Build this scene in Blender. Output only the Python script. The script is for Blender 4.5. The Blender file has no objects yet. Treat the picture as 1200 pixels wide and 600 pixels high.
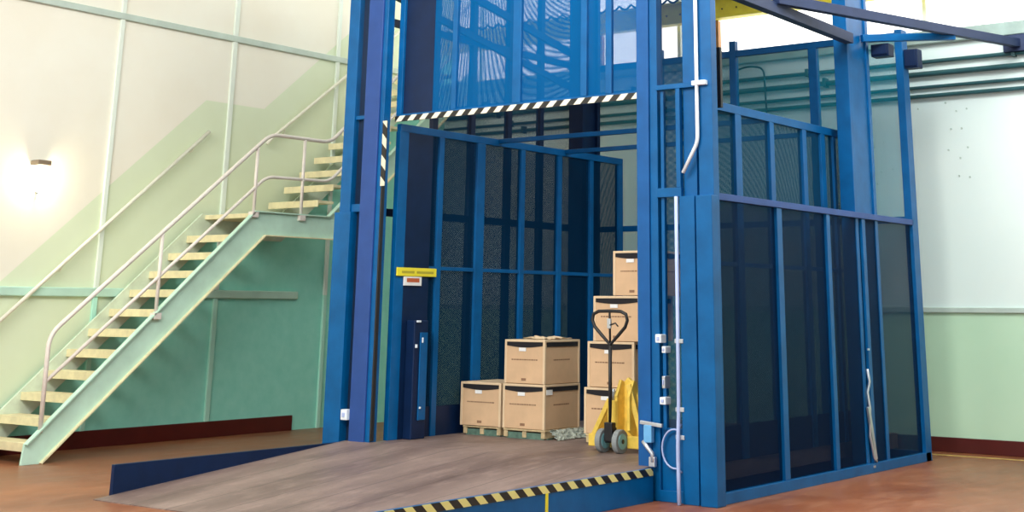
import bpy, bmesh, math, random
from mathutils import Vector, Matrix, Euler
random.seed(7)
S = bpy.context.scene
C = S.collection
PI = math.pi

# ---------------------------------------------------------------- materials
def sc(r, g, b):
    f = lambda c: (c/255/12.92) if c/255 <= .04045 else ((c/255+.055)/1.055)**2.4
    return (f(r), f(g), f(b), 1)

def new_mat(name):
    m = bpy.data.materials.new(name); m.use_nodes = True
    return m, m.node_tree, m.node_tree.nodes['Principled BSDF']

def N(nt, kind, **kw):
    n = nt.nodes.new(kind)
    for k, v in kw.items(): setattr(n, k, v)
    return n

def mth(nt, op, a, b=None, c=None, clamp=False):
    n = nt.nodes.new('ShaderNodeMath'); n.operation = op; n.use_clamp = clamp
    for i, v in enumerate((a, b, c)):
        if v is None: continue
        if isinstance(v, (int, float)): n.inputs[i].default_value = v
        else: nt.links.new(v, n.inputs[i])
    return n.outputs[0]

def mixc(nt, f, a, b, blend='MIX'):
    n = nt.nodes.new('ShaderNodeMix'); n.data_type = 'RGBA'; n.blend_type = blend
    for i, v in ((0, f), (6, a), (7, b)):
        if isinstance(v, (int, float, tuple)): n.inputs[i].default_value = v
        else: nt.links.new(v, n.inputs[i])
    return n.outputs[2]

def pos(nt):
    g = N(nt, 'ShaderNodeNewGeometry'); s = N(nt, 'ShaderNodeSeparateXYZ')
    nt.links.new(g.outputs['Position'], s.inputs[0])
    return g.outputs['Position'], s.outputs

def noise(nt, scale, detail=3, vec=None, stretch=None, rough=.55):
    t = N(nt, 'ShaderNodeTexCoord') if vec is None else None
    v = t.outputs['Object'] if vec is None else vec
    if stretch:
        mp = N(nt, 'ShaderNodeMapping'); mp.inputs['Scale'].default_value = stretch
        nt.links.new(v, mp.inputs[0]); v = mp.outputs[0]
    n = N(nt, 'ShaderNodeTexNoise'); n.inputs['Scale'].default_value = scale
    n.inputs['Detail'].default_value = detail; n.inputs['Roughness'].default_value = rough
    nt.links.new(v, n.inputs['Vector'])
    return n.outputs['Fac']

def ramp(nt, f, a, b):
    n = nt.nodes.new('ShaderNodeMapRange'); n.inputs[1].default_value = a; n.inputs[2].default_value = b
    n.clamp = True
    nt.links.new(f, n.inputs[0]); return n.outputs[0]

def bump(nt, bs, h, strength, dist=.01):
    b = N(nt, 'ShaderNodeBump'); b.inputs['Strength'].default_value = strength
    b.inputs['Distance'].default_value = dist
    nt.links.new(h, b.inputs['Height']); nt.links.new(b.outputs[0], bs.inputs['Normal'])

def simple(name, col, rough=.5, metal=0, var=.12, scale=6, bmp=0):
    m, nt, bs = new_mat(name)
    f = noise(nt, scale, 4)
    d = tuple(c*(1-var) for c in col[:3])+(1,); l = tuple(min(1, c*(1+var)) for c in col[:3])+(1,)
    nt.links.new(mixc(nt, ramp(nt, f, .3, .7), d, l), bs.inputs['Base Color'])
    bs.inputs['Roughness'].default_value = rough; bs.inputs['Metallic'].default_value = metal
    if col[2] > col[0]*4: bs.inputs['Specular IOR Level'].default_value = .28
    if bmp: bump(nt, bs, f, bmp)
    return m

BLUE = (.0, .10, .30, 1)
M = {}
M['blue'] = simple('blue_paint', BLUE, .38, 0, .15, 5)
M['jamb'] = simple('jamb_blue_paint', (.006, .090, .30, 1), .4, 0, .12, 5)  # slight lilac reflection mixed into the blue
M['violet_sheen'] = simple('blue_violet_reflection', (.024, .072, .27, 1), .4, 0, .1, 5)  # blue paint with a warm violet reflection put into its colour
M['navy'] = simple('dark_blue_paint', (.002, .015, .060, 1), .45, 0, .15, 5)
M['tie'] = simple('slate_blue_paint', (.022, .038, .10, 1), .5)
M['tread'] = simple('cream_tread', (.78, .70, .44, 1), .6, 0, .12, 9)
M['palemint'] = simple('pale_mint_steel', (.66, .76, .60, 1), .5)
M['mint'] = simple('mint_steel', (.55, .80, .66, 1), .45, 0, .08, 4)
M['rail'] = simple('white_pink_rail', (.78, .72, .66, 1), .35, 0, .06, 9)
M['wallrail'] = simple('cream_rail', (.80, .78, .66, 1), .4, 0, .05, 9)
M['batten'] = simple('pale_batten', (.74, .80, .72, 1), .5, 0, .06, 4)
M['battengrey'] = simple('grey_green_batten', (.50, .60, .54, 1), .5, 0, .08, 4)
M['dado_trim'] = simple('green_trim', (.50, .74, .62, 1), .5, 0, .08, 4)
M['maroon'] = simple('maroon_baseboard', (.085, .008, .006, 1), .4, 0, .15, 4)
M['conduit'] = simple('teal_conduit', (.03, .10, .11, 1), .4, 0, .2, 3)
M['yellow'] = simple('yellow_paint', (.95, .78, .07, 1), .5, 0, .12, 6)
M['jackyellow'] = simple('jack_yellow', (.82, .56, .09, 1), .4, 0, .15, 12)
M['orange'] = simple('orange_brown_steel', (.55, .25, .08, 1), .5)
M['black'] = simple('black_rubber', (.012, .012, .014, 1), .5)
M['darksteel'] = simple('dark_steel', (.03, .03, .035, 1), .35, .5)
M['steel'] = simple('bare_steel', (.62, .65, .70, 1), .35, .7)
M['whitepl'] = simple('white_plastic', (.80, .86, .92, 1), .4, 0, .05)
M['pipe'] = simple('pale_blue_white_pipe', (.42, .50, .80, 1), .4, 0, .06)
M['carton'] = simple('brown_cardboard', (.68, .45, .27, 1), .75, 0, .07, 5)
M['cartonedge'] = simple('cardboard_edge', (.76, .57, .37, 1), .75, 0, .06, 5)
M['slot'] = simple('dark_gap', (.008, .007, .010, 1), .8)
M['ink'] = simple('brown_ink', (.26, .14, .08, 1), .8)
M['label'] = simple('white_label', (.85, .85, .85, 1), .6, 0, .02)
M['wood'] = simple('pallet_wood', (.55, .42, .24, 1), .8, 0, .25, 14)
M['greenwood'] = simple('greenish_pallet_board', (.10, .18, .14, 1), .7, 0, .35, 18)
M['wrap'] = simple('crumpled_plastic_film', (.42, .46, .40, 1), .3, 0, .3, 25)
M['wheel'] = simple('pale_teal_hub', (.22, .50, .56, 1), .4)
M['tyre'] = simple('grey_tyre', (.24, .26, .27, 1), .6)
M['signyellow'] = simple('yellow_sign', (.90, .78, .04, 1), .4, 0, .03)
M['signink'] = simple('olive_sign_print', (.50, .42, .03, 1), .5, 0, .05)
M['red'] = simple('orange_red_print', (.55, .12, .04, 1), .5)
M['lampbody'] = simple('brown_lamp_body', (.20, .15, .10, 1), .5)

# mesh sheet: expanded metal, open cells
def mesh_mat(name, col, width, pitch=.024):
    m, nt, bs = new_mat(name)
    p, s = pos(nt)
    u = mth(nt, 'DIVIDE', mth(nt, 'ADD', s[0], s[1]), pitch)
    v = mth(nt, 'DIVIDE', s[2], pitch*.62)
    a = mth(nt, 'LESS_THAN', mth(nt, 'FRACT', mth(nt, 'ADD', u, v)), width)
    b = mth(nt, 'LESS_THAN', mth(nt, 'FRACT', mth(nt, 'SUBTRACT', u, v)), width)
    f = mth(nt, 'MAXIMUM', a, b)
    bs.inputs['Base Color'].default_value = col; bs.inputs['Roughness'].default_value = .6; bs.inputs['Specular IOR Level'].default_value = .05
    tr = N(nt, 'ShaderNodeBsdfTransparent'); mx = N(nt, 'ShaderNodeMixShader')
    nt.links.new(f, mx.inputs[0]); nt.links.new(tr.outputs[0], mx.inputs[1]); nt.links.new(bs.outputs[0], mx.inputs[2])
    nt.links.new(mx.outputs[0], nt.nodes['Material Output'].inputs[0])
    return m
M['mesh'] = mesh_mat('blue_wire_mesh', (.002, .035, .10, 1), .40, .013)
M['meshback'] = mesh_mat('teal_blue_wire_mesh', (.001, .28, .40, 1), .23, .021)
M['meshside'] = mesh_mat('unlit_blue_wire_mesh', (.001, .012, .045, 1), .46, .012)  # wires coloured dark to stand for the unlit right side
M['meshleft'] = mesh_mat('shaded_carriage_wire_mesh', (.001, .025, .07, 1), .56, .019)  # carriage mesh again, darker and denser, interior shade put into it
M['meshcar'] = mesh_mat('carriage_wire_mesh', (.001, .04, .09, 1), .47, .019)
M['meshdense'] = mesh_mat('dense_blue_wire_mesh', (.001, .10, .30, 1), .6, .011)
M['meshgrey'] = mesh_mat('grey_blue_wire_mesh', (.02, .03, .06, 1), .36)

# left wall paint: cream above a green dado whose edge climbs with the stairs
def wall_left_mat():
    m, nt, bs = new_mat('left_wall_paint'); p, s = pos(nt); y, z = s[1], s[2]
    a = mth(nt, 'MULTIPLY_ADD', y, .884, 1.787-.884*8.915)
    a = mth(nt, 'MINIMUM', a, 4.086)
    b = mth(nt, 'MULTIPLY_ADD', y, .845, 4.096-.845*12.5)
    h = mth(nt, 'MAXIMUM', mth(nt, 'MAXIMUM', a, b), 1.74)
    # wobble free edge, soft over 1 cm
    f = mth(nt, 'MULTIPLY_ADD', mth(nt, 'SUBTRACT', h, z), 60, .5, clamp=True)
    n1 = noise(nt, .8, 4); n2 = noise(nt, 6, 5)
    cream = mixc(nt, ramp(nt, n1, .3, .7), (.84, .80, .68, 1), (.88, .87, .77, 1))
    mint = mixc(nt, ramp(nt, n1, .3, .7), (.68, .76, .54, 1), (.73, .82, .62, 1))
    # shade below the stair line, painted in as a deeper green
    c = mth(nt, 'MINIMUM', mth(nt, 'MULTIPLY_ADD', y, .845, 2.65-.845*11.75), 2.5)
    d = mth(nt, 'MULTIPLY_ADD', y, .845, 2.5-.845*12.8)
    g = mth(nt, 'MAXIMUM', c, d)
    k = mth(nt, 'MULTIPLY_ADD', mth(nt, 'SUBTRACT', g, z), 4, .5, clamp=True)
    shade_green = mixc(nt, ramp(nt, n2, .3, .7), (.29, .78, .64, 1), (.36, .84, .70, 1))
    mint = mixc(nt, k, mint, shade_green)
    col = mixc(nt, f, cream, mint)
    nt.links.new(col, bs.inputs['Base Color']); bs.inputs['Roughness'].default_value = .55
    bump(nt, bs, n2, .15)
    return m
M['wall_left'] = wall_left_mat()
m, nt, bs = new_mat('painted_batten'); p, s_ = pos(nt)
nt.links.new(mixc(nt, mth(nt, 'LESS_THAN', s_[2], 1.7), (.76, .84, .76, 1), (.46, .82, .68, 1)), bs.inputs['Base Color'])
M['wallbatten'] = m

def wall_back_mat():
    m, nt, bs = new_mat('back_wall_paint'); p, s = pos(nt); z = s[2]
    f = mth(nt, 'LESS_THAN', z, 1.55)
    n1 = noise(nt, .7, 4); n2 = noise(nt, 5, 5)
    up = mixc(nt, ramp(nt, n1, .3, .7), (.76, .88, .84, 1), (.82, .91, .87, 1))
    lo = mixc(nt, ramp(nt, n1, .3, .7), (.52, .76, .54, 1), (.58, .80, .59, 1))
    nt.links.new(mixc(nt, f, up, lo), bs.inputs['Base Color']); bs.inputs['Roughness'].default_value = .5
    bump(nt, bs, n2, .12)
    return m
M['wall_back'] = wall_back_mat()

def floor_mat():
    m, nt, bs = new_mat('polished_red_concrete'); p, s = pos(nt)
    n1 = noise(nt, 1.1, 6, p, (1, .5, 1)); n2 = noise(nt, 7, 6, p, (1, .3, 1)); n3 = noise(nt, .35, 2, p)
    c = mixc(nt, ramp(nt, n1, .3, .7), (.16, .036, .009, 1), (.33, .095, .028, 1))
    c = mixc(nt, mth(nt, 'MULTIPLY', ramp(nt, n2, .45, .75), .35), c, (.50, .26, .16, 1))
    c = mixc(nt, mth(nt, 'MULTIPLY', ramp(nt, n3, .4, .6), .3), c, (.36, .17, .10, 1))
    nt.links.new(c, bs.inputs['Base Color'])
    nt.links.new(mth(nt, 'MULTIPLY_ADD', n2, .3, .26), bs.inputs['Roughness'])
    bump(nt, bs, n2, .05)
    return m
M['floor'] = floor_mat()

def deck_mat():
    m, nt, bs = new_mat('worn_brown_deck'); p, s = pos(nt)
    n1 = noise(nt, 1.4, 5, p, (1.9, .35, 1)); n2 = noise(nt, 9, 6, p, (1, .35, 1)); n3 = noise(nt, 26, 4, p)
    c = mixc(nt, ramp(nt, n1, .3, .7), (.13, .085, .075, 1), (.28, .20, .175, 1))
    c = mixc(nt, mth(nt, 'MULTIPLY', ramp(nt, n2, .5, .8), .6), c, (.40, .29, .25, 1))
    c = mixc(nt, mth(nt, 'MULTIPLY', ramp(nt, n3, .55, .8), .4), c, (.08, .06, .06, 1))
    pl = mth(nt, 'LESS_THAN', mth(nt, 'FRACT', mth(nt, 'DIVIDE', s[0], .45)), .03)
    c = mixc(nt, mth(nt, 'MULTIPLY', pl, .6), c, (.06, .045, .04, 1))
    nt.links.new(c, bs.inputs['Base Color'])
    nt.links.new(mth(nt, 'MULTIPLY_ADD', n1, .35, .32), bs.inputs['Roughness'])
    bump(nt, bs, n3, .15, .004)
    return m
M['deck'] = deck_mat()

def tape_mat(name, light, axis, pitch=.14, slant=1.0):
    m, nt, bs = new_mat(name); p, s = pos(nt)
    t = mth(nt, 'MULTIPLY_ADD', s[2], slant, s[axis] if axis < 2 else s[0])
    if axis == 2: t = mth(nt, 'ADD', s[2], mth(nt, 'ADD', s[0], s[1]))
    f = mth(nt, 'LESS_THAN', mth(nt, 'FRACT', mth(nt, 'DIVIDE', t, pitch)), .52)
    nt.links.new(mixc(nt, f, light, (.012, .011, .010, 1)), bs.inputs['Base Color'])
    bs.inputs['Roughness'].default_value = .4
    return m
M['tape_gate'] = tape_mat('black_white_hazard_tape', (.88, .83, .66, 1), 0, .165, -1)
M['tape_jamb'] = tape_mat('black_white_jamb_tape', (.75, .72, .55, 1), 2, .22)
M['tape_ramp'] = tape_mat('black_yellow_hazard_tape', (.80, .74, .28, 1), 1, .185, 1.2)

def emit(name, col, st):
    m = bpy.data.materials.new(name); m.use_nodes = True; nt = m.node_tree
    nt.nodes.remove(nt.nodes['Principled BSDF'])
    e = N(nt, 'ShaderNodeEmission'); e.inputs[0].default_value = col; e.inputs[1].default_value = st
    nt.links.new(e.outputs[0], nt.nodes['Material Output'].inputs[0])
    return m
M['bulb'] = emit('lit_bulb', (1, .93, .70, 1), 30)
M['daypane'] = emit('daylight_pane', (1, .99, .93, 1), 1.6)

# ---------------------------------------------------------------- mesh helpers
def BM(): return bmesh.new()

def bx(bm, x0, x1, y0, y1, z0, z1, mat=None):
    vs = [bm.verts.new(v) for v in ((x0,y0,z0),(x1,y0,z0),(x1,y1,z0),(x0,y1,z0),(x0,y0,z1),(x1,y0,z1),(x1,y1,z1),(x0,y1,z1))]
    for f in ((0,3,2,1),(4,5,6,7),(0,1,5,4),(1,2,6,5),(2,3,7,6),(3,0,4,7)):
        bm.faces.new([vs[i] for i in f])
    return bm

def hexa(bm, pts):
    vs = [bm.verts.new(v) for v in pts]
    for f in ((0,3,2,1),(4,5,6,7),(0,1,5,4),(1,2,6,5),(2,3,7,6),(3,0,4,7)):
        bm.faces.new([vs[i] for i in f])
    return bm

def prism_yz(bm, x0, x1, pts):           # polygon in the y,z plane pulled along x
    a = [bm.verts.new((x0, y, z)) for y, z in pts]; b = [bm.verts.new((x1, y, z)) for y, z in pts]
    n = len(pts)
    bm.faces.new(a); bm.faces.new(b[::-1])
    for i in range(n): bm.faces.new((a[i], b[i], b[(i+1) % n], a[(i+1) % n]))
    bmesh.ops.recalc_face_normals(bm, faces=bm.faces[:])
    return bm

def prism_xz(bm, y0, y1, pts):
    a = [bm.verts.new((x, y0, z)) for x, z in pts]; b = [bm.verts.new((x, y1, z)) for x, z in pts]
    n = len(pts)
    bm.faces.new(a); bm.faces.new(b[::-1])
    for i in range(n): bm.faces.new((a[i], b[i], b[(i+1) % n], a[(i+1) % n]))
    bmesh.ops.recalc_face_normals(bm, faces=bm.faces[:])
    return bm

def tube(bm, pts, r, seg=10, closed=False, round_=0):
    pts = [Vector(p) for p in pts]
    if round_:                            # round the bends
        q = [pts[0]]
        for i in range(1, len(pts)-1):
            a, b, c = pts[i-1], pts[i], pts[i+1]
            d1 = (a-b).normalized(); d2 = (c-b).normalized()
            rr = min(round_, (a-b).length*.45, (c-b).length*.45)
            p0, p2 = b+d1*rr, b+d2*rr
            for k in range(6):
                t = k/5; q.append(p0*(1-t)**2+b*2*t*(1-t)+p2*t*t)
        q.append(pts[-1]); pts = q
    n = len(pts); rings = []
    up = None
    for i, p in enumerate(pts):
        if closed: t = pts[(i+1) % n]-pts[i-1]
        else: t = pts[min(i+1, n-1)]-pts[max(i-1, 0)]
        t.normalize()
        if up is None:
            up = Vector((0, 0, 1)) if abs(t.z) < .9 else Vector((1, 0, 0))
        s = t.cross(up).normalized(); up = s.cross(t).normalized()
        rings.append([bm.verts.new(p+(s*math.cos(2*PI*k/seg)+up*math.sin(2*PI*k/seg))*r) for k in range(seg)])
    m = n if closed else n-1
    for i in range(m):
        a, b = rings[i], rings[(i+1) % n]
        for k in range(seg): bm.faces.new((a[k], a[(k+1) % seg], b[(k+1) % seg], b[k]))
    if not closed:
        bm.faces.new(rings[0][::-1]); bm.faces.new(rings[-1])
    bmesh.ops.recalc_face_normals(bm, faces=bm.faces[:])
    return bm

def bar(bm, p, q, w, h):                  # rectangular bar between two points
    p, q = Vector(p), Vector(q); t = (q-p).normalized()
    s = t.cross(Vector((0, 0, 1))).normalized(); u = s.cross(t)
    pts = []
    for c in (p, q):
        for a, b in ((-1,-1),(1,-1),(1,1),(-1,1)): pts.append(c+s*a*w/2+u*b*h/2)
    hexa(bm, pts)
    bmesh.ops.recalc_face_normals(bm, faces=bm.faces[:])
    return bm

def quad(bm, a, b, c, d):
    bm.faces.new([bm.verts.new(v) for v in (a, b, c, d)]); return bm

def obj(name, bm, mat, parent=None, bevel=0, smooth=False, loc=None):
    me = bpy.data.meshes.new(name); bm.to_mesh(me); bm.free()
    o = bpy.data.objects.new(name, me); C.objects.link(o)
    me.materials.append(M[mat] if isinstance(mat, str) else mat)
    if parent is not None: o.parent = parent
    if bevel:
        b = o.modifiers.new('bevel', 'BEVEL'); b.width = bevel; b.segments = 2; b.limit_method = 'ANGLE'
    if smooth:
        for p in me.polygons: p.use_smooth = True
        if smooth == 'auto':
            for p in me.polygons: p.use_smooth = len(p.vertices) == 4
    return o

def rebase(o, base):                      # move a mesh's origin to its base without moving it
    o.data.transform(Matrix.Translation(-Vector(base))); o.location = base

def thing(name, label, cat, loc=(0,0,0), rz=0, group=None):
    o = bpy.data.objects.new(name, None); C.objects.link(o)
    o.location = loc; o.rotation_euler = (0, 0, rz); o.empty_display_size = .1
    o['label'] = label; o['category'] = cat
    if group: o['group'] = group
    return o

def part(name, bm, mat, parent, bevel=0, smooth=False):
    # parts are modelled in world coordinates; shift into the thing's own frame
    L = Vector((0, 0, 0)); p = parent
    while p is not None: L += p.location; p = p.parent
    bmesh.ops.translate(bm, verts=bm.verts[:], vec=-L)
    return obj(name, bm, mat, parent, bevel, smooth)

def tag(o, label, cat, group=None):
    o['label'] = label; o['category'] = cat
    if group: o['group'] = group
    return o

def struct(name, bm, mat, bevel=0):
    o = obj(name, bm, mat, None, bevel); o['kind'] = 'structure'; return o

# ---------------------------------------------------------------- room shell
XL, YB, CEIL = -14.15, 16.15, 8.0
struct('floor', bx(BM(), XL-.2, 9, -5, YB+.2, -.12, 0), 'floor')
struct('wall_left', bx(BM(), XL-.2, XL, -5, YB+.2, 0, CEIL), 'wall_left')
struct('wall_right', bx(BM(), 9, 9.2, -5, YB+.2, 0, CEIL), 'wall_back')
b = BM()
bx(b, XL, 9, YB, YB+.2, 0, 4.88)
bx(b, XL, 9, YB, YB+.2, 7.2, CEIL)
struct('wall_back', b, 'wall_back')
struct('ceiling', bx(BM(), XL-.2, 9, -5, YB+.2, CEIL, CEIL+.15), simple('ceiling_paint', (.72, .74, .70, 1), .8))
# clerestory window above the ledge of the back wall, bright with daylight
w = obj('window_1', bx(BM(), XL, 9, YB+.14, YB+.16, 4.88, 7.2), 'daypane'); w['kind'] = 'structure'
b = BM()
x = XL+.6
while x < 9:
    bx(b, x, x+.05, YB+.08, YB+.13, 4.88, 7.2); x += 3.6
struct('trim_1', b, 'batten')
struct('trim_2', bx(BM(), XL, 9, YB-.10, YB, 4.71, 4.87), simple('ledge_paint', (.34, .44, .40, 1), .5), .01)
struct('trim_3', bx(BM(), XL, 9, YB-.035, YB, 1.53, 1.59), 'battengrey', .008)
struct('baseboard_back', bx(BM(), XL, 9, YB-.03, YB, 0, .16), 'maroon', .005)
struct('baseboard_left', bx(BM(), XL, XL+.03, -5, 13.31, 0, .185), 'maroon', .005)
i = 4
for y in (-1.0, .84, 2.68, 4.5, 6.48, 8.3, 10.13, 11.95, 13.78, 15.6):
    z0 = .185 if y < 13.3 else 0
    if y == 11.95:
        struct('trim_%d' % i, bx(BM(), XL, XL+.035, 11.86, 11.93, z0, CEIL), 'wallbatten', .006)
    else:
        struct('trim_%d' % i, bx(BM(), XL, XL+.035, y-.03, y+.03, z0, CEIL), 'wallbatten', .006)
    i += 1
struct('trim_%d' % i, bx(BM(), XL, XL+.045, -5, YB-.1, 4.90, 4.98), 'battengrey', .01); i += 1
struct('trim_%d' % i, bx(BM(), XL, XL+.055, -5, 13.26, 1.64, 1.74), 'dado_trim', .012); i += 1
struct('trim_%d' % i, bx(BM(), -6.75, 9, YB-.42, YB-.34, 0, .003), simple('worn_yellow_line', (.55, .36, .10, 1), .5, 0, .3, 8))

# small fixings left in the back wall
pix = [(-6.60,3.86),(-6.45,3.93),(-6.10,3.98),(-5.97,3.87),(-5.84,3.89),(-6.05,3.66),(-5.92,3.66),(-6.10,3.41),(-5.96,3.31),(-5.86,3.43),(-5.99,3.10),(-5.86,3.08),
       (-7.05,3.5),(-6.92,3.55),(-6.97,3.2),(-6.83,3.22),(-7.03,3.05)]
for x, z in pix:
    b = BM(); tube(b, [(x, YB+.01, z), (x, YB-.012, z)], .011, 8)
    o = obj('wall_fixing', b, 'battengrey'); rebase(o, (x, YB, z))
    tag(o, 'small dark fixing stub scattered on the upper white back wall', 'wall fixing', 'fixings left in the back wall')

# ---------------------------------------------------------------- conduits on the back wall
for k, (z, r, dep, lab) in enumerate(((4.49,.026,.06,'topmost teal conduit running along the back wall'),
                           (4.34,.034,.07,'thick teal conduit second from the top on the back wall'),
                           (4.18,.022,.05,'thinnest teal conduit third from the top on the back wall'),
                           (4.07,.026,.06,'lowest teal conduit of the four running along the back wall'))):
    t = thing('wall_conduit', lab, 'pipe', (-9, YB, z), 0, 'conduits along the back wall')
    part('pipe', tube(BM(), [(XL+.05, YB-dep, z), (8.8, YB-dep, z)], r, 10), 'conduit', t, smooth=True)
    x = -13.3 + .25*k
    while x < 8:
        b = BM(); bx(b, x-.02, x+.02, YB-dep-r-.012, YB, z-r-.012, z+r+.035)
        part('clamp', b, 'conduit', t, .004); x += 2.7
t = thing('wall_cable', 'thin black cable looping down from the conduits behind the lift', 'cable', (-8.5, YB-.12, 4.0))
part('cable', tube(BM(), [(-9.0,YB-.1,4.6),(-8.75,YB-.12,4.66),(-8.5,YB-.12,4.62),(-8.48,YB-.12,4.1),(-8.45,YB-.12,3.5)], .013, 8, round_=.1), 'black', t, smooth=True)

# crane girder and uprights seen above the lift
t = thing('crane_girder', 'yellow crane girder high in front of the bright window', 'girder', (-8.5, YB-.4, 5.32))
part('web', bx(BM(), XL+.1, -6.0, YB-.28, YB-.24, 5.34, 5.58), 'yellow', t)
part('flange', bx(BM(), XL+.1, -6.0, YB-.34, YB-.18, 5.31, 5.34), 'yellow', t)
part('flange', bx(BM(), XL+.1, -6.0, YB-.34, YB-.18, 5.58, 5.61), 'yellow', t)
b = BM(); x = XL+.3
while x < -6.1:
    tube(b, [(x, YB-.29, 5.44), (x, YB-.30, 5.44)], .012, 6); x += .22
o = part('bolt', b, 'darksteel', t); o['kind'] = 'stuff'
t = thing('festoon_cable', 'black festoon cable scalloped along the top of the yellow girder', 'cable', (-8.5, YB-.4, 5.6))
pts = []; x = XL+.3
while x < -8.0:
    for q in range(6):
        pts.append((x+q*.2/6, YB-.335, 5.665-.06*math.sin(PI*q/6)))
    x += .2
part('cable', tube(BM(), pts, .016, 6), 'black', t, smooth=True)
for x, lab in ((-11.09,'leftmost orange-brown steel upright under the yellow girder'),(-10.12,'middle orange-brown steel upright under the yellow girder'),(-9.17,'orange-brown steel upright under the girder beside the front right column')):
    t = thing('crane_upright', lab, 'post', (x, YB-.2, 4.87), 0, 'crane uprights')
    part('post', bx(BM(), x-.05, x+.04, YB-.2, YB-.12, 4.87, 5.31), 'orange', t, .006)
    part('foot_plate', bx(BM(), x-.09, x+.08, YB-.2, YB-.04, 4.865, 4.885), 'orange', t)

# ---------------------------------------------------------------- staircase
RISE, RUN = .2167, .2555
XS, XW = -13.10, -14.08          # near side and wall side of the flights
st = thing('staircase', 'mint green steel staircase with cream treads climbing the left wall', 'staircase', ((XS+XW)/2, 8.8, 0))
def stringer(x0, x1, mat):
    b = BM()
    # lower flight
    prism_yz(b, x0, x1, [(8.72,0),(8.93,0),(11.70,2.37),(12.86,2.37),(15.6,2.37+.85*2.74),(15.6,2.67+.85*2.74),(12.74,2.66),(11.52,2.66),(8.74,.20)])
    return b
part('stringer', stringer(XS-.03, XS, 'mint'), 'mint', st, .004)
o = part('stringer', stringer(XW, XW+.03, 'mint'), 'palemint', st, .004)
# flange lips along the outer stringer, cream where the paint is worn
b = BM()
for y0, z0, y1, z1 in ((8.93,0,11.70,2.37),(11.70,2.37,12.86,2.37),(12.86,2.37,15.6,2.37+.85*2.74)):
    bar(b, (XS+.02, y0, z0+.006), (XS+.02, y1, z1+.006), .05, .014)
part('lower_flange', b, 'tread', st)
b = BM()
for y0, z0, y1, z1 in ((8.74,.20,11.52,2.66),(11.52,2.66,12.74,2.66),(12.74,2.66,15.6,2.67+.85*2.74)):
    bar(b, (XS+.02, y0, z0-.006), (XS+.02, y1, z1-.006), .05, .014)
part('upper_flange', b, 'mint', st)
def tread(k, y, z):
    b = BM()
    bx(b, XW+.03, XS-.03, y, y+.27, z-.035, z)
    bx(b, XW+.03, XS-.03, y-.012, y+.006, z-.082, z+.002)
    part('tread', b, 'tread', st, .003)
for k in range(1, 12): tread(k, 8.76+RUN*(k-1), RISE*k-.01)
part('landing', bx(BM(), XW+.03, XS-.03, 11.56, 12.82, 2.585, 2.64), 'tread', st, .004)
for k in range(1, 11): tread(k, 12.58+RUN*(k-1)+.02, 2.64+RISE*k)
# tubular railing along the outer stringer
rl = part('railing', tube(BM(), [(XS,8.90,.30),(XS,8.885,1.25),(XS,11.70,3.60),(XS,12.72,3.60),(XS,15.6,3.60+.85*2.88)], .024, 12, round_=.14), 'rail', st, smooth=True)
part('mid_rail', tube(BM(), [(XS,8.90,.79),(XS,11.68,3.08),(XS,12.74,3.10),(XS,15.6,3.10+.85*2.86)], .020, 12, round_=.12), 'rail', rl, smooth=True)
for y, z0, z1 in ((10.20,1.42,2.33),(11.51,2.60,3.42),(12.28,2.60,3.59),(13.6,3.3,4.35),(14.8,4.3,5.37)):
    part('post', tube(BM(), [(XS,y,z0),(XS,y,z1)], .021, 12), 'rail', rl, smooth=True)
    part('foot_plate', bx(BM(), XS-.04, XS+.045, y-.05, y+.05, z0-.02, z0+.05), 'rail', rl, .006)
# wall handrails
for lab, pts, ys in (('cream wall handrail beside the lower flight of stairs', [(XL+.09,6.4,-.86+.03),(XL+.09,8.97,1.43),(XL+.09,11.53,3.68)], (9.6,11.3)),
                 ('cream wall handrail beside the upper flight of stairs', [(XL+.09,12.50,3.62),(XL+.09,12.60,3.72),(XL+.09,15.5,5.95)], (12.8,14.2,15.3))):
    if ys[0] < 10: pts = [(XL+.09,8.60,1.105),(XL+.09,11.53,3.68)]
    t = thing('wall_handrail', lab, 'handrail', (XL, pts[0][1], pts[0][2]), 0, 'wall handrails')
    part('rail', tube(BM(), pts, .022, 10), 'wallrail', t, smooth=True)
    for y in ys:
        z = pts[0][2]+(y-pts[0][1])*(pts[-1][2]-pts[0][2])/(pts[-1][1]-pts[0][1])
        part('bracket', tube(BM(), [(XL,y,z-.07),(XL+.07,y,z-.07),(XL+.09,y,z-.01)], .009, 8, round_=.03), 'wallrail', t, smooth=True)

# ---------------------------------------------------------------- wall lamp
lx, ly, lz = XL, 9.20, 3.06
t = thing('wall_lamp', 'small lit wall lamp with brown housing glowing on the cream wall', 'lamp', (lx, ly, lz))
b = BM(); bx(b, lx, lx+.16, ly-.085, ly+.085, lz-.005, lz+.055)
part('housing', b, 'lampbody', t, .012)
part('back_plate', bx(BM(), lx, lx+.012, ly-.05, ly+.05, lz-.12, lz+.0), 'wallrail', t, .004)
b = BM(); bmesh.ops.create_uvsphere(b, u_segments=16, v_segments=10, radius=.05)
bmesh.ops.translate(b, verts=b.verts[:], vec=(lx+.085, ly, lz-.065))
part('bulb', b, 'bulb', t, smooth=True)
t2 = thing('lamp_pull_knob', 'tiny dark knob on the wall just below the lamp', 'knob', (XL, 9.22, 2.78))
part('knob', tube(BM(), [(XL,9.22,2.78),(XL+.05,9.22,2.76)], .014, 8), 'battengrey', t2, smooth=True)
part('cord', tube(BM(), [(XL+.04,9.22,2.76),(XL+.04,9.20,2.68)], .005, 6), 'battengrey', t2)
ld = bpy.data.lights.new('lamp_light', 'POINT'); ld.energy = 6.5; ld.color = (1, .86, .60); ld.shadow_soft_size = .06
lo = bpy.data.objects.new('lamp_light', ld); lo.location = (lx+.13, ly, lz-.13); C.objects.link(lo)

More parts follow.
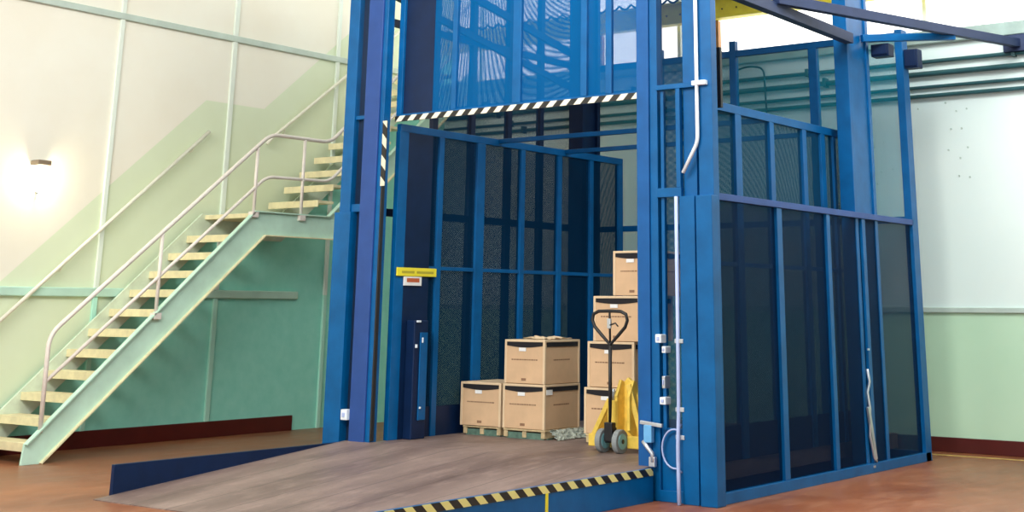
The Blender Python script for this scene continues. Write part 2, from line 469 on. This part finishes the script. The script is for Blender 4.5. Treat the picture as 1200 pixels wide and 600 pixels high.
# ---------------------------------------------------------------- lift shaft enclosure
YF, XR, XLS, YK = 10.5, -6.16, -10.62, 15.05
TOP = 5.6
cage = thing('lift_shaft_cage', 'tall blue steel lift shaft of posts, rails and wire mesh panels', 'lift shaft', (-8.4, 12.7, 0))
def P(name, dims, mat='blue', bev=.004, parent=None):
    return part(name, bx(BM(), *dims), mat, parent or cage, bev)
# front right: jamb post, wing panel, corner column
part('jamb_post', bx(BM(), -6.885, -6.755, YF, YF+.16, 0, TOP), 'jamb', cage, .005)
part('jamb_channel', bx(BM(), -6.755, -6.675, YF+.02, YF+.12, 0, TOP), 'blue', cage, .004)
b = BM(); bx(b, -6.42, -6.285, YF+.05, YF+.16, 0, TOP); bx(b, -6.285, -6.235, YF+.08, YF+.12, 0, TOP); bx(b, -6.235, -6.09, YF, YF+.10, 0, TOP)
part('corner_column', b, 'blue', cage, .005)
b = BM(); bx(b, -6.425, -6.27, YF-.03, YF+.12, 0, 2.5); bx(b, -6.245, -6.085, YF-.05, YF+.06, 0, 2.5); bx(b, -6.27,-6.245, YF-.01, YF+.05, 0, 2.5)
part('corner_casing', b, 'blue', cage, .006)
w = P('wing_rail', (-6.68, -6.20, YF+.0, YF+.05, 3.455, 3.50))
P('wing_rail', (-6.68, -6.42, YF+.0, YF+.05, 2.50, 2.58))
P('wing_stile', (-6.47, -6.425, YF+.0, YF+.05, 2.58, 3.455))
P('wing_stile', (-6.655, -6.62, YF+.04, YF+.08, .56, 3.455))
P('wing_kick_plate', (-6.675, -6.42, YF+.05, YF+.08, .0, .58))
P('wing_kick_rail', (-6.675, -6.42, YF+.01, YF+.05, .0, .09))
part('wing_mesh', quad(BM(), (-6.68,YF+.09,.5),(-6.42,YF+.09,.5),(-6.42,YF+.09,TOP),(-6.68,YF+.09,TOP)), 'mesh', cage)
# front left: outer post, wing mesh, jamb post, tape
P('outer_post', (-10.62, -10.47, YF, YF+.16, 0, TOP))
P('outer_casing', (-10.66, -10.43, YF-.03, YF+.18, 0, 2.5))
part('jamb_post', bx(BM(), -10.33, -10.12, YF, YF+.14, 0, TOP), 'violet_sheen', cage, .005)
part('jamb_channel', bx(BM(), -10.12, -10.06, YF+.02, YF+.12, 0, TOP), 'blue', cage, .004)
P('wing_rail', (-10.47, -10.33, YF+.02, YF+.06, 2.50, 2.58))
P('wing_rail', (-10.47, -10.33, YF+.02, YF+.06, 3.46, 3.50))
part('wing_mesh', quad(BM(), (-10.47,YF+.07,0),(-10.33,YF+.07,0),(-10.33,YF+.07,TOP),(-10.47,YF+.07,TOP)), 'meshgrey', cage)
part('jamb_seal', bx(BM(), -10.06, -10.04, YF+.02, YF+.06, .28, 3.42), 'black', cage)
part('jamb_tape', bx(BM(), -10.062, -10.005, YF+.01, YF+.018, 2.75, 3.42), 'tape_jamb', cage)
# right side: sill, rail, posts and mesh below 2.5 m
P('side_sill', (XR-.05, XR+.03, 10.56, 15.1, 0, .09))
P('side_rail', (XR-.05, XR+.03, 10.56, 15.0, 2.47, 2.53), 'violet_sheen')
for y, w_ in ((11.80,.05),(12.84,.04),(13.68,.04)):
    P('side_post', (XR-.04, XR+.02, y-w_, y+w_, .09, 2.47))
P('rear_corner_post', (XR-.06, XR+.03, 14.97, 15.13, 0, 4.70))
part('side_mesh', quad(BM(), (XR-.01,10.58,.09),(XR-.01,15.0,.09),(XR-.01,15.0,2.5),(XR-.01,10.58,2.5)), 'meshside', cage)
# right guide column, off the middle of the side, and beams at its head
b = BM(); bx(b, -6.32, -6.16, 13.53, 13.60, 0, TOP+.4); bx(b, -6.26, -6.18, 13.60, 14.02, 0, TOP+.4); bx(b, -6.32, -6.16, 14.02, 14.09, 0, TOP+.4)
part('guide_column', b, 'blue', cage, .004)
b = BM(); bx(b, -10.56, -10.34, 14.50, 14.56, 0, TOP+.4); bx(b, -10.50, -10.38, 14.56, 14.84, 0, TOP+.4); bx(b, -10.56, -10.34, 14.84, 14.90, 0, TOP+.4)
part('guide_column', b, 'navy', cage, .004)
part('head_beam', bar(BM(), (XR+.02, 10.6, 4.40), (XR+.02, 13.55, 4.36), .10, .11), 'tie', cage, .004)
# back: frame and mesh up to 4.65
P('back_rail', (XLS, XR, YK-.03, YK+.03, 4.60, 4.68))
P('back_rail', (XLS, XR, YK-.03, YK+.03, 2.50, 2.57))
P('back_rail', (XLS, XR, YK-.03, YK+.03, 0, .10))
for x, w_ in ((-7.30,.055),(-8.40,.045),(-9.5,.045)):
    P('back_post', (x-w_, x+w_, YK-.04, YK+.04, 0, 4.60 if w_ > .05 else 4.80))
part('back_mesh', quad(BM(), (XLS,YK,.1),(XR,YK,.1),(XR,YK,4.6),(XLS,YK,4.6)), 'meshback', cage)
# left side: full height mesh with posts
P('rear_corner_post', (XLS-.05, XLS+.06, 14.99, 15.11, 0, TOP))
for z in (.0, 2.5, 4.60):
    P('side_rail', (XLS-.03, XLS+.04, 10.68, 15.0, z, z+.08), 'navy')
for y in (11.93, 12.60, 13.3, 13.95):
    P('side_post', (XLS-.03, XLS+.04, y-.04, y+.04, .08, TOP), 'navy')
part('side_mesh', quad(BM(), (XLS,11.9,.05),(XLS,15.0,.05),(XLS,15.0,TOP),(XLS,11.9,TOP)), 'mesh', cage)
# braces high on the left side
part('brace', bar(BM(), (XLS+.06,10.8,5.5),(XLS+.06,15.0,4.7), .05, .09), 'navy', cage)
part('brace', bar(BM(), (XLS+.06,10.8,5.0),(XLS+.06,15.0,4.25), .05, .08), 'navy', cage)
part('unseen_light_block', bx(BM(), XLS-.05, XR+.05, YF, 15.15, TOP+.42, TOP+.45), 'navy', cage)  # unseen sheet added to keep overhead light out of the shaft
# tie beams from the guide column to the wall
t = thing('tie_beam', 'long slate blue steel beam slanting from the lift head to the back wall', 'beam', (-5.2, YB, 4.6))
part('beam', bar(BM(), (-6.10, 11.80, 4.47), (-5.12, YB-.06, 4.60), .09, .10), 'tie', t, .004)
part('end_plate', bx(BM(), -5.30, -5.02, YB-.13, YB, 4.50, 4.70), 'tie', t, .006)
t = thing('tie_beam', 'short blue steel beam joining the guide column to the slanting wall beam', 'beam', (-6.0, 14.0, 4.4))
part('beam', bar(BM(), (-6.15, 13.9, 4.42), (-5.42, 14.75, 4.50), .07, .08), 'blue', t, .004)
# junction boxes
def jbox(x0, x1, y0, y1, z0, z1, lab):
    t = thing('junction_box', lab, 'electrical box', ((x0+x1)/2, (y0+y1)/2, z0), 0, 'junction boxes')
    part('enclosure', bx(BM(), x0, x1, y0, y1, z0, z1), 'navy', t, .008)
    part('cover', bx(BM(), x0+.02, x1-.02, y0-.015, y0, z0+.02, z1-.02), 'navy', t, .004)
jbox(-6.13, -5.96, 15.0, 15.14, 4.24, 4.46, 'dark blue junction box on the outside of the rear corner post')
jbox(-6.14, -5.93, 14.10, 14.25, 4.24, 4.38, 'dark blue junction box beside the head of the guide column')
# hose hanging inside the front right corner
t = thing('trailing_cable', 'flat black trailing cable hanging behind the front right corner column', 'cable', (-6.2, 10.85, 3.2))
part('cable', bx(BM(), -6.30, -6.17, 10.80, 10.84, 3.3, 3.85), 'black', t, .004)

# raised gate
gt = thing('lift_gate', 'blue mesh lift gate raised above the opening with hazard tape underneath', 'gate', (-8.45, YF+.2, 3.42))
ZG = 3.43
part('bottom_rail', bx(BM(), -10.03, -6.89, YF+.17, YF+.21, ZG, ZG+.07), 'blue', gt, .003)
part('hazard_tape', bx(BM(), -10.03, -6.89, YF+.155, YF+.17, ZG-.005, ZG+.052), 'tape_gate', gt)
for x, w_ in ((-9.99,.035),(-9.24,.03),(-8.42,.05),(-7.60,.035),(-7.31,.035),(-6.93,.035)):
    part('stile', bx(BM(), x-w_, x+w_, YF+.165, YF+.205, ZG+.07, 6.2), 'blue', gt, .003)
part('solid_panel', bx(BM(), -9.96, -9.55, YF+.195, YF+.205, ZG+.07, 6.2), 'navy', gt)
part('mesh_panel', quad(BM(), (-9.98,YF+.2,ZG+.05),(-6.9,YF+.2,ZG+.05),(-6.9,YF+.2,6.2),(-9.98,YF+.2,6.2)), 'meshdense', gt)
# ---------------------------------------------------------------- carriage
ZD = .27
cr = thing('lift_carriage', 'blue lift carriage with wooden floor and mesh side walls inside the shaft', 'lift carriage', (-8.3, 12.8, 0))
part('deck', bx(BM(), -10.08, -6.46, 10.56, 15.0, .12, ZD), 'deck', cr)
def sidewall(x, s, ys, ye=15.0):
    x0, x1 = x-.03, x+.03
    part('kick_plate', bx(BM(), x-.012, x+.012, 10.78, ye-.02, ZD, .56), 'navy', cr)
    part('top_rail', bx(BM(), x0, x1, 10.78, ye, 3.34, 3.42), 'blue', cr, .004)
    part('mid_rail', bx(BM(), x0+.01, x1-.01, 10.78, ye, 1.93, 1.97), 'blue', cr, .003)
    for y, w_ in ys:
        part('post', bx(BM(), x0, x1, y-w_, y+w_, ZD, 3.34), 'blue', cr, .004)
    part('mesh', quad(BM(), (x,10.8,.5),(x,ye-.02,.5),(x,ye-.02,3.36),(x,10.8,3.36)), 'meshleft' if s < 0 else 'meshcar', cr)
sidewall(-10.08, -1, ((10.84,.07),(11.45,.04),(12.13,.07),(12.90,.04),(13.63,.04),(14.30,.04),(14.95,.05)))
sidewall(-6.45, 1, ((10.84,.06),(11.56,.06),(12.24,.045),(12.95,.045),(13.38,.05),(13.66,.03),(13.95,.04)), 14.0)
P('entry_panel', (-10.10, -10.05, 10.91, 11.30, .27, 3.34), 'navy', .003, cr)
for y, z in ((12.45,3.42),(13.75,3.42)):
    part('cross_bar', bx(BM(), -10.1, -6.43, y-.025, y+.025, z-.05, z), 'blue', cr, .003)
# control pillar against the carriage wall
t = thing('control_pillar', 'narrow blue control pillar just inside the lift with white scuffs', 'control box', (-10.0, 11.07, ZD))
part('body', bx(BM(), -10.05, -9.93, 10.98, 11.19, ZD, 1.42), 'navy', t, .01)
part('cover', bx(BM(), -9.93, -9.915, 11.06, 11.17, .45, 1.30), 'blue', t, .004)
for y, z, a, h in ((11.00,1.40,.05,.02),(10.99,1.15,.015,.035),(11.08,1.2,.014,.05),(11.07,.56,.02,.02)):
    part('switch', bx(BM(), -9.928, -9.905, y, y+a, z, z+h), 'whitepl', t, .003)
# signs on the carriage wall
t = thing('yellow_sign', 'long yellow notice sign on the blue wall just inside the lift', 'sign', (-10.0, 11.07, 1.86))
part('plate', bx(BM(), -10.045, -10.03, 10.79, 11.40, 1.86, 1.945), 'signyellow', t, .003)
for y0, y1 in ((10.86, 11.05),(11.09,11.35)):
    part('printed_line', bx(BM(), -10.031, -10.028, y0, y1, 1.888, 1.912), 'signink', t)
t = thing('small_notice', 'small white notice with orange-red print under the yellow sign', 'sign', (-10.0, 11.0, 1.75))
part('plate', bx(BM(), -10.045, -10.03, 10.90, 11.17, 1.765, 1.855), 'label', t, .003)
part('printed_block', bx(BM(), -10.031, -10.027, 10.94, 11.13, 1.80, 1.84), 'red', t)

# ---------------------------------------------------------------- ramp
rp = thing('loading_ramp', 'worn brown loading ramp with blue side plates leading into the lift', 'ramp', (-8.5, 9, 0))
b = BM(); prism_yz(b, -10.38, -6.76, [(7.62,0),(7.62,.008),(10.40,.262),(10.5,ZD),(10.555,ZD),(10.555,0)])
part('deck', b, 'deck', rp)
part('side_plate', bx(BM(), -10.42, -10.38, 7.80, 10.46, 0, .26), 'navy', rp, .003)
part('side_plate', bx(BM(), -6.76, -6.71, 7.0, 10.46, 0, .26), 'blue', rp, .003)
part('hazard_tape', bx(BM(), -6.712, -6.704, 7.0, 10.45, .205, .262), 'tape_ramp', rp)
part('tape_tab', bx(BM(), -6.711, -6.703, 8.95, 8.98, .05, .205), 'signyellow', rp)

# ---------------------------------------------------------------- fittings on the front right
t = thing('vertical_conduit', 'pale vertical conduit running down beside the corner column to the floor', 'pipe', (-6.45, YF-.03, 0))
part('pipe', tube(BM(), [(-6.455,YF-.03,2.50),(-6.455,YF-.03,.75),(-6.45,YF-.06,.45),(-6.455,YF-.05,.3),(-6.42,YF-.10,.0)], .017, 10, round_=.1), 'pipe', t, smooth=True)
for z in (1.27, .72, .5): part('clip', bx(BM(), -6.485, -6.40, YF-.04, YF, z, z+.035), 'steel', t, .003)
t = thing('bent_conduit', 'white conduit down the corner column bending left at its lower end', 'pipe', (-6.23, YF-.04, 2.7))
part('pipe', tube(BM(), [(-6.225,YF-.03,TOP),(-6.225,YF-.03,2.96),(-6.38,YF-.03,2.70)], .017, 10, round_=.06), 'whitepl', t, smooth=True)
part('clip', bx(BM(), -6.27, -6.13, YF-.05, YF, 3.46, 3.50), 'whitepl', t, .003)
t = thing('cable_loop', 'thin pale cable coiled in a loop on the lower front panel', 'cable', (-6.55, YF, .25))
pts = [(-6.455+.0, YF+.01, .62)]
for k in range(15):
    a = PI/2-.25 + k*(PI*1.12)/14
    pts.append((-6.525+.125*math.cos(a), YF+.01, .42+.155*math.sin(a)))
pts.append((-6.455, YF+.01, .24))
part('cable', tube(BM(), pts, .008, 8), 'pipe', t, smooth=True)
t = thing('gate_lock', 'silver gate lock with light blue tag low on the jamb post', 'lock', (-6.76, YF-.03, .38))
part('body', bx(BM(), -6.80, -6.72, YF-.05, YF, .46, .60), simple('light_blue_tag', (.15, .42, .75, 1), .4), t, .006)
part('hasp', bar(BM(), (-6.84,YF-.03,.62), (-6.62,YF-.03,.60), .03, .03), 'steel', t, .004)
part('shackle', tube(BM(), [(-6.81,YF-.04,.47),(-6.76,YF-.045,.42),(-6.72,YF-.04,.38),(-6.71,YF-.04,.31)], .018, 8), 'steel', t, smooth=True)
part('padlock', bx(BM(), -6.75, -6.69, YF-.05, YF-.01, .27, .35), 'steel', t, .006)
def fit(name, x, z, w_, h, lab, mat='whitepl', x_off=0, y=YF+.0):
    t = thing(name, lab, 'switch', (x, y, z))
    part('body', bx(BM(), x-w_/2, x+w_/2, y-.04, y+.05, z-h/2, z+h/2), mat, t, .006)
    part('button', bx(BM(), x-w_/5, x+w_/5, y-.05, y-.04, z-h/5, z+h/5), 'pipe', t, .002)
fit('push_button_box', -6.65, 1.305, 0.06, .07, 'white square button box on the front panel, larger and higher one')
fit('push_button_box', -6.595, 1.215, .038, .055, 'small white box just below the larger button box')
fit('limit_switch', -6.60, .95, .03, .1, 'slim grey switch on the front panel between the white boxes', 'steel')
fit('round_sensor', -6.61, .80, .06, .06, 'lone white sensor halfway down the front panel above the lock')
fit('call_switch', -10.37, .515, .085, .10, 'white call switch low on the left column of the lift')
t = thing('peeled_cable_sleeve', 'frayed silver cable sleeve hanging low on the guide column', 'cable', (-6.15, 13.75, .1))
part('sleeve', tube(BM(), [(-6.135,13.58,.98),(-6.135,13.62,.86),(-6.135,13.56,.76),(-6.135,13.6,.60),(-6.135,13.57,.35),(-6.135,13.64,.14),(-6.135,13.7,.10)], .013, 7), 'steel', t, smooth=True)
part('flap', bar(BM(), (-6.135,13.56,.62), (-6.135,13.68,.12), .02, .05), 'steel', t)
for z, w_ in ((1.16,.03),(.05,.04)): part('tie', bx(BM(), -6.135, -6.12, 13.6, 13.6+w_, z, z+.02), 'steel', t)

# ---------------------------------------------------------------- cartons on pallets
BW, BD, BH = .535, .62, .435
def carton(x, y, z, lab, group, W=BW, D=BD, H=BH, side_label=False, seed=0):
    t = thing('cardboard_box', lab, 'box', (x, y, z), 0, group)
    e = .006
    b = BM(); bx(b, x+e, x+W-e, y+e, y+D-e, z+.002, z+H-.045); part('body', b, 'carton', t, .006)
    # corner uprights and lid frame, paler board
    for cx, cy in ((x, y),(x+W-.028, y),(x, y+D-.028),(x+W-.028, y+D-.028)):
        part('corner_post', bx(BM(), cx, cx+.028, cy, cy+.028, z+.001, z+H-.022), 'cartonedge', t, .003)
    part('lid', bx(BM(), x, x+W, y, y+D, z+H-.024, z+H-.001), 'cartonedge', t, .004)
    b = BM(); bx(b, x+.03, x+W-.03, y+.03, y+D-.03, z+H-.06, z+H-.02)
    part('inner_tray', b, 'slot', t)
    # sagging front edge below the gap
    b = BM()
    n = 10
    pts = [(x+.03+(W-.06)*i/n, z+H-.060-.018*math.sin(PI*i/n)) for i in range(n+1)]
    prism_xz(b, y-.001, y+.012, [(x+.03, z+H-.024)]+pts+[(x+W-.03, z+H-.024)])
    part('opening', b, 'slot', t)
    b = BM(); bx(b, x+W-.012, x+W+.001, y+.04, y+D-.04, z+H-.068, z+H-.024)
    part('opening', b, 'slot', t)
    lx_ = x+W*.45
    part('label', bx(BM(), lx_-.045, lx_+.045, y-.003, y+.002, z+H-.115, z+H-.08), 'label', t)
    b = BM(); xx = x+.09
    while xx < x+W-.12:
        a = random.uniform(.012, .035); bx(b, xx, xx+a, y-.0005+.005, y+.01-.006, z+H*.53, z+H*.53+.012); xx += a+.007
    part('printed_line', b, 'ink', t)
    b = BM(); yy = y+.16
    while yy < y+D-.2:
        a = random.uniform(.012, .035); bx(b, x+W-.0075, x+W-.0045, yy, yy+a, z+H*.53, z+H*.53+.012); yy += a+.007
    part('printed_line', b, 'ink', t)
    part('printed_mark', bx(BM(), x+W*.42, x+W*.42+.06, y+.0045, y+.008, z+.03, z+.055), 'ink', t)
    if side_label:
        part('label', bx(BM(), x+W-.004, x+W+.003, y+.03, y+.13, z+H-.10, z+H-.05), 'label', t)
    return t
def pallet(x0, x1, y0, y1, lab, inset=0):
    t = thing('pallet', lab, 'pallet', ((x0+x1)/2, (y0+y1)/2, ZD), 0, 'pallets under the cardboard boxes')
    n = 4; wd = (y1-y0)/n
    for k in range(n):
        part('top_board', bx(BM(), x0, x1, y0+k*wd, y0+k*wd+wd*.8, ZD+.075, ZD+.092), 'wood', t, .003)
    for x in (x0, (x0+x1)/2-.03-inset*.4, x1-.06-inset):
        part('bearer', bx(BM(), x, x+.05, y0+.01, y1-.03, ZD+.012, ZD+.075), 'wood', t, .003)
    part('lower_board', bx(BM(), x0, x1, y0+.05, y0+.14, ZD, ZD+.012), 'greenwood', t)
    part('lower_board', bx(BM(), x0+.03, x1-.03-inset, y0+.02, y0+.04, ZD+.0, ZD+.06), 'greenwood', t)
    part('lower_board', bx(BM(), x0, x1, y1-.14, y1-.05, ZD, ZD+.012), 'greenwood', t)
    return t
ZP = ZD+.093
pallet(-9.96, -9.45, 11.82, 12.40, 'low wooden pallet under the leftmost cardboard box')
pallet(-9.40, -8.86, 11.80, 12.42, 'low wooden pallet under the middle two stacked boxes')
pallet(-8.36, -7.80, 11.80, 12.42, 'low wooden pallet under the four-high stack of boxes', .17)
G = 'cardboard boxes on the carriage floor'
carton(-9.985, 11.80, ZP, 'lone brown cardboard box on a pallet at the left end', G, W=.545)
carton(-9.415, 11.80, ZP, 'lower brown cardboard box of the middle pair', G, W=.545, side_label=True)
carton(-9.40, 11.80, ZP+.437, 'upper brown cardboard box of the middle pair', G, W=.525)
carton(-8.38, 11.80, ZP, 'bottom box of the four-high stack behind the pallet jack', G, W=.56)
carton(-8.34, 11.80, ZP+.437, 'second box from the bottom of the four-high stack', G, W=.56)
carton(-8.27, 11.80, ZP+.874, 'third box up in the stack behind the black jack handle', G, W=.56)
carton(-8.03, 11.80, ZP+1.311, 'topmost box of the four-high stack', G, W=.46)
# plastic film crumpled round the middle pallet
t = thing('plastic_film', 'crumpled pale plastic film at the foot of the middle boxes', 'plastic film', (-8.75, 12.1, ZD))
b = BM()
rows = []
for i in range(22):
    yy = 11.84+.6*i/21; r = []
    for j in range(8):
        h = j/7
        r.append(b.verts.new((-8.845+.10*(1-h)+random.uniform(-.018,.018)+.01, yy+random.uniform(-.008,.008), ZD+.003+h*.085+random.uniform(0,.012))))
    rows.append(r)
for i in range(21):
    for j in range(7): b.faces.new((rows[i][j], rows[i+1][j], rows[i+1][j+1], rows[i][j+1]))
o = part('film', b, 'wrap', t); sm = o.modifiers.new('s', 'SOLIDIFY'); sm.thickness = .004
# flat film on top of the upper middle box
t = thing('packing_paper', 'loose pale packing paper lying on top of the middle pair of boxes', 'paper', (-9.1, 12.1, ZP+.874))
b = BM(); rows = []
for i in range(12):
    r = []
    for j in range(10):
        r.append(b.verts.new((-9.30+.38*i/11, 11.98+.36*j/9+random.uniform(-.008,.008), ZP+.876+abs(random.gauss(0,.012)))))
    rows.append(r)
for i in range(11):
    for j in range(9): b.faces.new((rows[i][j], rows[i+1][j], rows[i+1][j+1], rows[i][j+1]))
o = part('sheet', b, 'cartonedge', t); sm = o.modifiers.new('s', 'SOLIDIFY'); sm.thickness = .003

# ---------------------------------------------------------------- hand pallet truck
jx, jy = -7.64, 11.20
jk = thing('pallet_jack', 'yellow hand pallet jack with black loop handle parked before the box stack', 'pallet jack', (jx, jy, ZD))
for s in (-1, 1):                         # steering wheels
    wx = jx+s*.095
    b = BM(); tube(b, [(wx-.028,jy,ZD+.105),(wx+.028,jy,ZD+.105)], .105, 28)
    wl = part('wheel', b, 'tyre', jk, .008)
    b = BM(); tube(b, [(wx-.032,jy,ZD+.105),(wx+.032,jy,ZD+.105)], .068, 20); part('hub', b, 'wheel', wl)
    b = BM(); tube(b, [(wx-.037,jy,ZD+.105),(wx+.037,jy,ZD+.105)], .02, 12); part('axle_cap', b, 'darksteel', wl)
part('axle', tube(BM(), [(jx-.07,jy,ZD+.105),(jx+.07,jy,ZD+.105)], .018, 12), 'darksteel', jk)
part('steering_yoke', bx(BM(), jx-.045, jx+.045, jy-.06, jy+.05, ZD+.10, ZD+.27), 'darksteel', jk, .01)
part('pump_body', tube(BM(), [(jx,jy+.02,ZD+.22),(jx,jy+.02,ZD+.46)], .048, 20), 'jackyellow', jk, .006)
part('pump_rod', tube(BM(), [(jx,jy+.02,ZD+.44),(jx,jy+.02,ZD+.56)], .022, 14), 'steel', jk, smooth='auto')
# fork head: box and slanting cheek plates
b = BM()
prism_xz(b, jy+.14, jy+.18, [(jx-.30,ZD+.05),(jx+.30,ZD+.05),(jx+.30,ZD+.16),(jx+.17,ZD+.60),(jx+.09,ZD+.66),(jx+.02,ZD+.60),(jx-.02,ZD+.42),(jx-.10,ZD+.40),(jx-.30,ZD+.16)])
part('fork_head', b, 'jackyellow', jk, .006)
for x0, x1 in ((jx+.02, jx+.05), (jx+.16, jx+.19)):
    b = BM(); prism_yz(b, x0, x1, [(jy+.02,ZD+.20),(jy+.15,ZD+.12),(jy+.15,ZD+.62),(jy+.10,ZD+.64),(jy+.02,ZD+.50)])
    part('cheek_plate', b, 'jackyellow', jk, .005)
b = BM(); bar(b, (jx-.28,jy+.10,ZD+.12), (jx-.06,jy+.06,ZD+.46), .03, .05); part('link_arm', b, 'jackyellow', jk, .005)
b = BM(); bar(b, (jx+.28,jy+.10,ZD+.12), (jx+.15,jy+.06,ZD+.60), .03, .05); part('link_arm', b, 'jackyellow', jk, .005)
part('base_bar', bx(BM(), jx-.32, jx+.32, jy+.08, jy+.16, ZD+.04, ZD+.15), 'jackyellow', jk, .008)
for s in (-1, 1):
    x0 = jx+s*.245
    b = BM(); bx(b, x0-.08, x0+.08, jy+.16, jy+1.25, ZD+.03, ZD+.075)
    fk = part('fork', b, 'jackyellow', jk, .01)
    part('load_roller', tube(BM(), [(x0-.04,jy+1.12,ZD+.038),(x0+.04,jy+1.12,ZD+.038)], .036, 16), 'tyre', fk)
# handle shaft and heart-shaped loop
hx, hy = jx-.0, jy-.02
part('handle_shaft', tube(BM(), [(hx,hy,ZD+.26),(hx+.02,hy-.03,ZD+.95)], .017, 12), 'black', jk, smooth=True)
pts = [(0,0),(.09,.085),(.165,.16),(.19,.22),(.175,.275),(.12,.30),(.0,.303),(-.12,.30),(-.175,.275),(-.19,.22),(-.165,.16),(-.09,.085)]
L = [(hx+.02+a*1.05, hy-.03-.03*c, ZD+.955+c*1.0) for a, c in pts]
part('handle_loop', tube(BM(), L, .016, 10, closed=True), 'black', jk, smooth=True)
part('handle_stem', tube(BM(), [(hx+.02,hy-.03,ZD+.95),(hx+.02,hy-.04,ZD+1.255)], .011, 10), 'black', jk, smooth=True)
part('grip_plate', bx(BM(), hx+.0, hx+.04, hy-.055, hy-.035, ZD+1.10, ZD+1.19), 'steel', jk, .004)
part('release_lever', tube(BM(), [(hx+.03,hy-.05,ZD+1.13),(hx+.10,hy-.06,ZD+1.15),(hx+.13,hy-.06,ZD+1.12)], .007, 8), 'black', jk, smooth=True)

# ---------------------------------------------------------------- light
W = bpy.data.worlds.new('daylight'); S.world = W; W.use_nodes = True
W.node_tree.nodes['Background'].inputs[0].default_value = (.84, .96, 1, 1)
W.node_tree.nodes['Background'].inputs[1].default_value = 0.8
def area(name, loc, target, sx, sy, en, col):
    l = bpy.data.lights.new(name, 'AREA'); l.shape = 'RECTANGLE'; l.size = sx; l.size_y = sy; l.energy = en; l.color = col
    o = bpy.data.objects.new(name, l); o.location = loc
    o.rotation_euler = (Vector(target)-Vector(loc)).to_track_quat('-Z', 'Y').to_euler(); C.objects.link(o)
area('front_fill', (-7.5, 2.5, 7.8), (-10, 11, 1), 7, 5, 850, (1, .97, .90))  # added area light from the camera side, not an opening in the ceiling
area('back_wall_fill', (-4.0, 11.0, 7.8), (-5.5, 16, 3.5), 8, 3, 520, (.93, 1, 1))  # added area light that brightens the back wall

# ---------------------------------------------------------------- camera
f, cx, cy, yaw, pitch, roll = 1607.39, 675.53, -106.6, .62507, .28328, .007047
cd = bpy.data.cameras.new('camera'); cam = bpy.data.objects.new('camera', cd); C.objects.link(cam); S.camera = cam
fw = Vector((-math.sin(yaw)*math.cos(pitch), math.cos(yaw)*math.cos(pitch), math.sin(pitch)))
r = Vector((math.cos(yaw), math.sin(yaw), 0)); u = r.cross(fw)
r2 = math.cos(roll)*r+math.sin(roll)*u; u2 = -math.sin(roll)*r+math.cos(roll)*u
mw = Matrix((r2, u2, -fw)).transposed().to_4x4(); mw.translation = Vector((0, 0, 1.55))
cam.matrix_world = mw
cd.sensor_width = 36; cd.lens = 36*f/1200
cd.shift_x = -(cx-600)/1200; cd.shift_y = (cy-300)/1200
cd.clip_end = 200

S.view_settings.view_transform = 'Standard'; S.view_settings.look = 'None'
S.view_settings.gamma = 1; S.view_settings.use_curve_mapping = False
S.view_settings.exposure = .98
